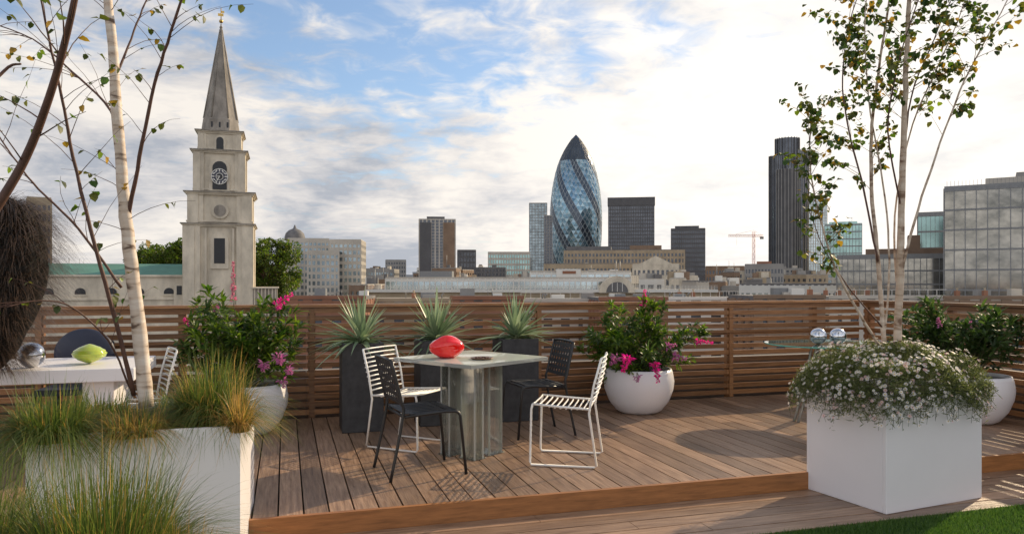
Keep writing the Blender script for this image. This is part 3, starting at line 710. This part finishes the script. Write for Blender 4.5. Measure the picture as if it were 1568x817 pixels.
D=900; s=D/F
prof=[(435,33),(415,35),(400,36.5),(385,38),(365,39.3),(345,40),(325,40),(305,38.8),(285,36.3),(265,32.3),(250,28),(238,23),(228,18),(219,12.5),(211,7),(206,3),(204,.6)]
zs=[(HC+(YH-y)*s,r*s) for y,r in prof]; zs.insert(0,(GZ,31*s))
def rad_at(z):
    for i in range(len(zs)-1):
        if zs[i][0]<=z<=zs[i+1][0]:
            t=(z-zs[i][0])/(zs[i+1][0]-zs[i][0]); return zs[i][1]*(1-t)+zs[i+1][1]*t
    return zs[-1][1]
NL=42; NS=36; zmax=zs[-1][0]; 
GA=bglass('tower_glass_dark',(.06,.08,.11),.15,.4,.02); GB=bglass('tower_glass_blue',(.16,.29,.38),.12,.65,.02); GC=bglass('tower_glass_light',(.30,.43,.51),.12,.6,.02); GD=bglass('tower_glass_mid',(.12,.22,.29),.12,.6,.02)  # darkest tower glass lightened, haze mixed into its base colour
b=MB(); lv=[GZ+(zmax-GZ)*(i/NL) for i in range(NL+1)]
def pt(i,k): 
    r=rad_at(lv[i]); th=2*math.pi*(k+.5*i)/NS; return Vector((r*math.cos(th),r*math.sin(th),lv[i]))
for i in range(NL):
    for k in range(NS):
        a=pt(i,k);c=pt(i,k+1);d=pt(i+1,k);e_=pt(i+1,k-1)
        kk=k+i
        top=lv[i]>HC+(YH-248)*s
        for tri,ty in (((a,c,d),0),((a,d,e_),1)):
            if top: mm=GA
            elif (kk%6) in (0,1): mm=GA
            else: mm=[GB,GC,GD,GB,GC][(k*7+i*3+ty*2)%5]
            b.add(tri,[(0,1,2)],mm)
LAT=mat('lattice_white',(.45,.5,.52),.5)
LATD=mat('lattice_dark',(.08,.09,.10),.5)
for i in range(NL-1):
    for k in range(NS):
        a=pt(i,k);
        mm=LATD if lv[i]>HC+(YH-248)*s else LAT
        for q in (pt(i+1,k),pt(i+1,k-1)): 
            b.tube([a*1.0,q],.2,mm,4,False)
q=P(883,0,D); b.obj('curved_glass_skyscraper',(q.x,q.y+10,0))

# church
s=126/F
def CX(x): return (x-338)*s
def CZ(y): return HC+(YH-y)*s
b=MB()
def cb_(x0,x1,y0,y1,dep,m,front=0):
    b.b2(CX(x0),CX(x1),-dep/2*s-front*s,dep/2*s,CZ(y1),CZ(y0),m)
def stage(x0,x1,y0,y1,pw,prd,corn,mwall=STONE):
    w_=(x1-x0); cb_(x0,x1,y0,y1,w_*.9,mwall)
    cxm=(x0+x1)/2
    for sx in (-1,1):
        for sy in (-1,1):
            X0=(cxm-338)*s+sx*(w_/2-pw/2+prd)*s; Y0=sy*(w_*.45-pw/2+prd)*s
            b.box((X0,Y0,(CZ(y0)+CZ(y1))/2),(pw*s,pw*s,CZ(y0)-CZ(y1)),mwall)
            b.box((X0+sx*pw*.14*s,Y0+sy*pw*.16*s,(CZ(y0)+CZ(y1))/2),(pw*.62*s+.05,pw*.62*s+.9*pw*s*.2,CZ(y0)-CZ(y1)-.02),mwall)
    for k,(ex,hh) in enumerate(((corn,2.2),(corn+1.8,1.6),(corn+3.2,1.4))):
        yy=y0-sum((2.2,1.6,1.4)[:k+1])+.05*k
        b.box((CX(cxm),0,CZ(yy)-hh*s/2),((w_+2*ex)*s,(w_*.9+2*ex)*s,hh*s),STONE2 if k==2 else mwall)
    yq=y1-3; b.box((CX(cxm),0,CZ(yq)),((w_+2*corn-1)*s,(w_*.9+2*corn-1)*s,2.2*s),mwall)
stage(292,384,350,600,24,3,3)
stage(297,383,303,345,22,2,4)
stage(304,373,240,297,15,2,3)
stage(309,368,210,235,12,1,2)
def fr(w_): return -w_*.45*s
def disc(x,y,r,dep,m,yf,n=28,r0=0):
    vs=[];fs=[]
    for k in range(n):
        th=2*math.pi*k/n; vs.append((CX(x)+r*s*math.cos(th),yf,CZ(y)+r*s*math.sin(th)))
    for k in range(n):
        th=2*math.pi*k/n; vs.append((CX(x)+r*s*math.cos(th),yf+dep,CZ(y)+r*s*math.sin(th)))
    fs=[tuple(range(n-1,-1,-1))]+[(k,(k+1)%n,n+(k+1)%n,n+k) for k in range(n)]
    b.add(vs,fs,m)
def arch(x0,x1,y0,y1,yf,m,dep=.25):
    r=(x1-x0)/2; xc=(x0+x1)/2; pts=[(x0,y1),(x1,y1)]
    for k in range(13):
        th=math.pi*k/12; pts.append((xc+r*math.cos(th),y0+r-r*math.sin(th)))
    n=len(pts); vs=[(CX(x),yf,CZ(y)) for x,y in pts]+[(CX(x),yf+dep,CZ(y)) for x,y in pts]
    b.add(vs,[tuple(range(n))]+[(k,n+k,n+(k+1)%n,(k+1)%n) for k in range(n)],m)
f1_=fr(92)
arch(327,352,358,412,f1_-.25,STONE,.4); b.b2(CX(332),CX(347),f1_-.32,f1_-.2,CZ(404),CZ(367),DARK)
for xx in (319,357): b.b2(CX(xx),CX(xx+3),f1_-.35,f1_+.1,CZ(600),CZ(352),STONE)
f2_=fr(86)
disc(340,326,12,.4,STONE,f2_-.35); disc(340,326,8.5,.3,STONE2,f2_-.42)
f3_=fr(69)
arch(324,353,247,296,f3_-.3,STONE,.5); arch(329,349,252,294,f3_-.42,DARK,.1)
disc(339,275,11.5,.3,mat('clock_face',(.03,.035,.06),.4),f3_-.62)
for k in range(12):
    th=k*math.pi/6; M=Matrix.Rotation(-th,3,'Y')
    b.box((CX(339)+9*s*math.sin(th),f3_-.64,CZ(275)+9*s*math.cos(th)),(.18,.06,.42),WP,M=M)
vs=[];n=32
for k in range(n):
    th=2*math.pi*k/n; 
    for rr in (10.9,11.9): vs.append((CX(339)+rr*s*math.cos(th),f3_-.66,CZ(275)+rr*s*math.sin(th)))
b.add(vs,[(2*k,2*k+1,(2*k+3)%(2*n),(2*k+2)%(2*n)) for k in range(n)],WP)
disc(339,275,5.4,.05,WP,f3_-.66); disc(339,275,4.4,.05,DARK,f3_-.72)
b.box((CX(337.5),f3_-.78,CZ(278)),(.14,.04,.9),WP,M=Matrix.Rotation(.5,3,'Y')); b.box((CX(337),f3_-.83,CZ(275)),(.12,.04,.7),WP,M=Matrix.Rotation(1.5,3,'Y'))
f4_=fr(59)
arch(331,347,212,234,f4_-.2,STONE,.4); arch(334,344,215,233,f4_-.28,DARK,.1)
for (x0,y0,y1,wd,hw) in ((92,367,404,12,46),(69,256,292,14,34.5)):
    b.b2(CX(338)+hw*s-.1,CX(338)+hw*s+.15,-wd/2*s,wd/2*s,CZ(y1),CZ(y0),DARK)
lvls=[(CZ(205),26.5),(CZ(186),24),(CZ(185.5),23.3),(CZ(165),20),(CZ(120),13),(CZ(80),7),(CZ(44),1.7)]
vs=[];fs=[]
for z,r in lvls:
    r*=s*1.02
    for k in range(8):
        c8=.5; 
        pts=[(1,-c8),(1,c8),(c8,1),(-c8,1),(-1,c8),(-1,-c8),(-c8,-1),(c8,-1)][k]
        vs.append((CX(338.5)+pts[0]*r,pts[1]*r,z))
for i in range(len(lvls)-1):
    for k in range(8): fs.append((i*8+k,i*8+(k+1)%8,(i+1)*8+(k+1)%8,(i+1)*8+k))
b.add(vs,fs,STONE2)
for k in range(8):
    c8=.5; p=[(1,-c8),(1,c8),(c8,1),(-c8,1),(-1,c8),(-1,-c8),(-c8,-1),(c8,-1)][k]
    b.tube([(CX(338.5)+p[0]*23.5*s,p[1]*23.5*s,CZ(185)),(CX(338.5)+p[0]*1.8*s,p[1]*1.8*s,CZ(46))],[.16,.07],STONE2,4)
for dx in (-1,0,1):
    b.b2(CX(338.5+dx*11-3),CX(338.5+dx*11+3),-26*s,-18*s,CZ(206),CZ(188),STONE2); b.b2(CX(338.5+dx*11-1.3),CX(338.5+dx*11+1.3),-26.4*s,-26*s,CZ(203),CZ(192),DARK)
GOLDM=mat('gilt',(.55,.36,.1),.35,.9)
b.lathe([(1.6*s,0),(2.6*s,2*s),(1*s,4*s),(.8*s,7*s)],(CX(338.5),0,CZ(44)),STONE2,12)
b.sphere((CX(338.5),0,CZ(33)),3*s,GOLDM,12); b.tube([(CX(338.5),0,CZ(33)),(CX(338.5),0,CZ(13))],.07,GOLDM,6)
b.b2(CX(334),CX(342),-.03,.03,CZ(25),CZ(21),GOLDM); b.b2(CX(338.5)-.06,CX(338.5)+.5,-.04,.04,CZ(20),CZ(17),GOLDM)
def nb(x0,x1,y0,y1,d0,d1,m): b.b2(CX(x0),CX(x1),d0,d1,CZ(y1),CZ(y0),m)
nb(-130,291,424,600,-3,16,STONE); nb(-131,291.5,421,424,-3.4,16.4,STONE); nb(-130,291,455,457.5,-3.3,-3.02,STONE)
for xx in (30,68,106,146,186,222,262):
    arch(xx,xx+14,440,449,-3.08,DARK,.06); b.b2(CX(xx-2),CX(xx+16),-3.2,-3.02,CZ(451.5),CZ(450),STONE)
b.add([(CX(-130),-2.6,CZ(421)),(CX(290),-2.6,CZ(421)),(CX(290),3,CZ(404)),(CX(-130),3,CZ(404)),(CX(290),15,CZ(421)),(CX(-130),15,CZ(421))],[(0,1,2,3),(3,2,4,5),(1,4,2),(0,3,5)],COPPER)
nb(276,291,434,470,-3.6,-2.9,STONE); nb(280,287,437,450,-3.7,-3.6,DARK)
nb(385,421,441,600,-5,2,STONE2); nb(384.5,423,439,441.2,-5.4,2.4,STONE)
for xx in range(388,420,5): b.b2(CX(xx),CX(xx+1.5),-5.15,-4.95,CZ(600),CZ(441.3),STONE)
q=P(338,0,126); b.obj('stone_church',(q.x,q.y,0),math.radians(17))

def bigtree(name,c,rad,n,h0):
    b=MB(); c=Vector(c); b.tube([Vector((c.x,c.y,GZ)),Vector((c.x,c.y,c.z-rad[2]*.3)),c],[.5,.35,.15],TWIG,10)
    cl=[]
    for i in range(70):
        d=Vector((random.gauss(0,1),random.gauss(0,1),random.gauss(0,1))).normalized()*U(.45,1.0)
        q=c+Vector((d.x*rad[0],d.y*rad[1],d.z*rad[2])); cl.append((q,U(.14,.26)*rad[0]))
        if i%3==0: b.tube([c-Vector((0,0,rad[2]*.5)),(c+q)/2,q],[.18,.1,.04],TWIG,5,False)
    for q,r in cl:
        for j in range(n):
            d=Vector((random.gauss(0,1),random.gauss(0,1),random.gauss(0,1))).normalized(); p=q+d*r*U(.6,1.1)
            b.leaf(p,d+Vector((U(-.6,.6),U(-.6,.6),U(-.6,.6))),.28,U(.3,.55),LEAFO if R()<.5 else LEAF)
    b.obj(name)
bigtree('plane_tree',P(418,418,140),(5.8,5.5,6.3),260,0)
bigtree('plane_tree',P(382,432,146),(5,5,5),200,0)
bigtree('plane_tree',P(240,406,150),(5.5,5,3.6),200,0)
bigtree('plane_tree',P(276,392,148),(2.6,3,3.6),120,0)

b=MB(); D=180; s=D/F; z1=HC+(YH-446)*s; W=(1098-560)*s
bl(b,(0,0),W,16,GZ,z1,6,46,SAND,GL2,.4,.45,0,.25,roof=SLATE)
b.b2(-W/2,W/2,-8.6,-8.0,z1-.2,z1+.5,WP)
for k in range(110):
    x=-W/2+k*W/110; b.b2(x,x+.06,-8.4,-8.34,z1+.5,z1+1.4,WP)
for dz in (.75,1.05,1.4): b.b2(-W/2,W/2,-8.42,-8.35,z1+dz,z1+dz+.07,WP)
bl(b,(-8,1),W*.72,9,z1+.5,z1+3.0,1,44,WP,GL4,.2,.2,0,.2,roof=CW)
bl(b,(10,3),W*.3,8,z1+3.0,z1+4.6,1,14,WP,GL4,.25,.2,0,.2,roof=CW)
b.b2(-30,-22,-1,4,z1+3.4,z1+5,STEEL); b.b2(4,10,-2,4,z1+3.4,z1+5.5,WP); b.b2(5.5,8.8,-2.1,-1.95,z1+4.3,z1+5,RB)
ar=[];K=14; xg=(945-829)*s
for k in range(K+1):
    th=math.pi*k/K; ar.append((xg+4.2*math.cos(th),z1-.3+4.0*math.sin(th)))
n=len(ar); b.add([(x,-9.2,z) for x,z in ar]+[(x,-6,z) for x,z in ar],[tuple(range(n))]+[(k,k+1,n+k+1,n+k) for k in range(n-1)],STONE)
ar=[(xg+(x-xg)*.62,(z-z1)*.62+z1) for x,z in ar]; b.add([(x,-9.3,z) for x,z in ar]+[(x,-9,z) for x,z in ar],[tuple(range(n))]+[(k,k+1,n+k+1,n+k) for k in range(n-1)],SLATE)
for dx in (-1.2,0,1.2): b.b2(xg+dx-.07,xg+dx+.07,-9.4,-9.31,z1,z1+2.1,WP)
q=P(829,0,D); b.obj('market_building',(q.x,q.y+8,0),-.02)
for (x0,x1,yt,D,wl,rf) in ((455,570,459,92,RB,SLATE),(570,690,462,100,SAND,CW),(690,800,460,84,RB,SLATE),(800,905,463,96,CW,CG),(905,1010,461,88,RB,SLATE),(1010,1130,460,104,WP,CG),(1130,1240,458,90,BR,SLATE),(1240,1420,458,100,CW,CG),(1420,1600,459,95,BR,CW)):
    b=MB(); s=D/F; W=(x1-x0)*s; z1=HC+(YH-yt)*s
    bl(b,(0,0),W-.3,9,GZ,z1,6,max(4,int(W/2.2)),wl,GL2,.5,.5,0,.2,roof=rf)
    b.b2(-W/2+.1,W/2-.1,-4.55,-4.3,z1+.2,z1+.62,wl)
    for k in range(int(W/1.6)):
        x=U(-W/2+1,W/2-1); y=U(-3,3); t=R(); h=U(.3,.95)
        if t<.3: b.b2(x,x+U(.8,2),y,y+1,z1+.5,z1+.5+h,random.choice([CG,WP,STEEL,CW]))
        elif t<.5: b.b2(x,x+.5,y,y+.5,z1+.5,z1+1.2,RB); b.lathe([(.12,0),(.14,.35),(.09,.35)],(x+.25,y+.25,z1+1.2),SAND,8)
        elif t<.75: b.tube([(x,y,z1+.4),(x,y,z1+.7+h)],.03,STEEL,5); b.tube([(x-.3,y,z1+.6+h),(x+.4,y,z1+.6+h)],.015,STEEL,4)
        else: b.tube([(x,y,z1+.4),(x,y,z1+.9),(x+.1,y,z1+1.05),(x+.3,y,z1+1.05)],.09,STEEL,8)
    if wl is WP or wl is CW:
        for k in range(int(W/1.2)): b.b2(-W/2+k*1.2,-W/2+k*1.2+.05,-4.4,-4.35,z1+.62,z1+1.3,WP)
        b.b2(-W/2,W/2,-4.42,-4.36,z1+1.3,z1+1.36,WP)
    q=P((x0+x1)/2,0,D); b.obj('low_roof_building',(q.x,q.y,0),U(-.08,.08))
b=MB(); pal=[CW,CG,BR,SAND,WP,CG,BR,STONE,SLATE,CW]
for i in range(250):
    D=U(210,900); x=U(-60,1640); yt=U(408,446) if D>400 else U(424,450)
    if 280<x<470 and D<320: continue
    s=D/F; W=U(14,55)*s*.8; z1=HC+(YH-yt)*s; X0=(x-784)/F*D; h=z1-GZ
    fl_=max(3,int(h/3.5)); bl(b,(X0,D),W,U(10,22),GZ,z1,fl_,max(3,int(W/3.2)),random.choice(pal),random.choice([GL2,GL1,GL2]),U(.3,.5),U(.3,.5),U(-.4,.4),.35,roof=random.choice([SLATE,CG,CW]))
    for j in range(random.randint(1,4)):
        xx=X0+U(-.35,.35)*W; b.box((xx,D+U(-2,3),z1+1.2),(U(1,5),U(2,4),U(1.4,4)),random.choice(pal))
    if R()<.3: b.tube([(X0,D,z1),(X0,D,z1+U(4,9))],.12,STEEL,4)
b.obj('distant_city_buildings')
FAR=mat('far_city',(.33,.35,.38),.9,var=.15,scale=.02)  # pale blue-grey base colour carries the painted distance haze
b=MB()
for i in range(260):
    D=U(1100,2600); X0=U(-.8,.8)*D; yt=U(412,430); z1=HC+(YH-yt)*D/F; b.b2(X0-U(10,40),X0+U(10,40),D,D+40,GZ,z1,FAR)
b.obj('far_city_skyline')
b=MB(); D=600; s=D/F; CR=mat('crane_red',(.45,.10,.06),.5)
zt=HC+(YH-362)*s; zb=GZ
for dx in (-.8,.8):
    for dy in (-.8,.8): b.tube([(dx,dy,zb),(dx,dy,zt+4)],.16,CR,4)
z=zb; k=0
while z<zt: b.tube([(-.8 if k%2 else .8,-.8,z),(.8 if k%2 else -.8,-.8,z+2.2)],.1,CR,4); z+=2.2; k+=1
for dz,dy in ((0,-.6),(0,.6),(1.4,0)): b.tube([(-21,dy,zt+dz),(8,dy,zt+dz)],.17,CR,4)
for k in range(19): b.tube([(-21+k*1.5,-.6,zt),(-20.2+k*1.5,0,zt+1.4),(-19.5+k*1.5,-.6,zt)],.08,CR,4)
b.tube([(0,0,zt+5),(-16,0,zt+1.4)],.07,CR,4); b.tube([(0,0,zt+5),(7,0,zt+1.4)],.07,CR,4); b.b2(5.5,8,-.8,.8,zt-2,zt,CG); b.tube([(-14,0,zt),(-14,0,zt-7)],.06,CD,4)
q=P(1154,0,D); b.obj('tower_crane',(q.x,q.y,0),.1)
print('DONE')
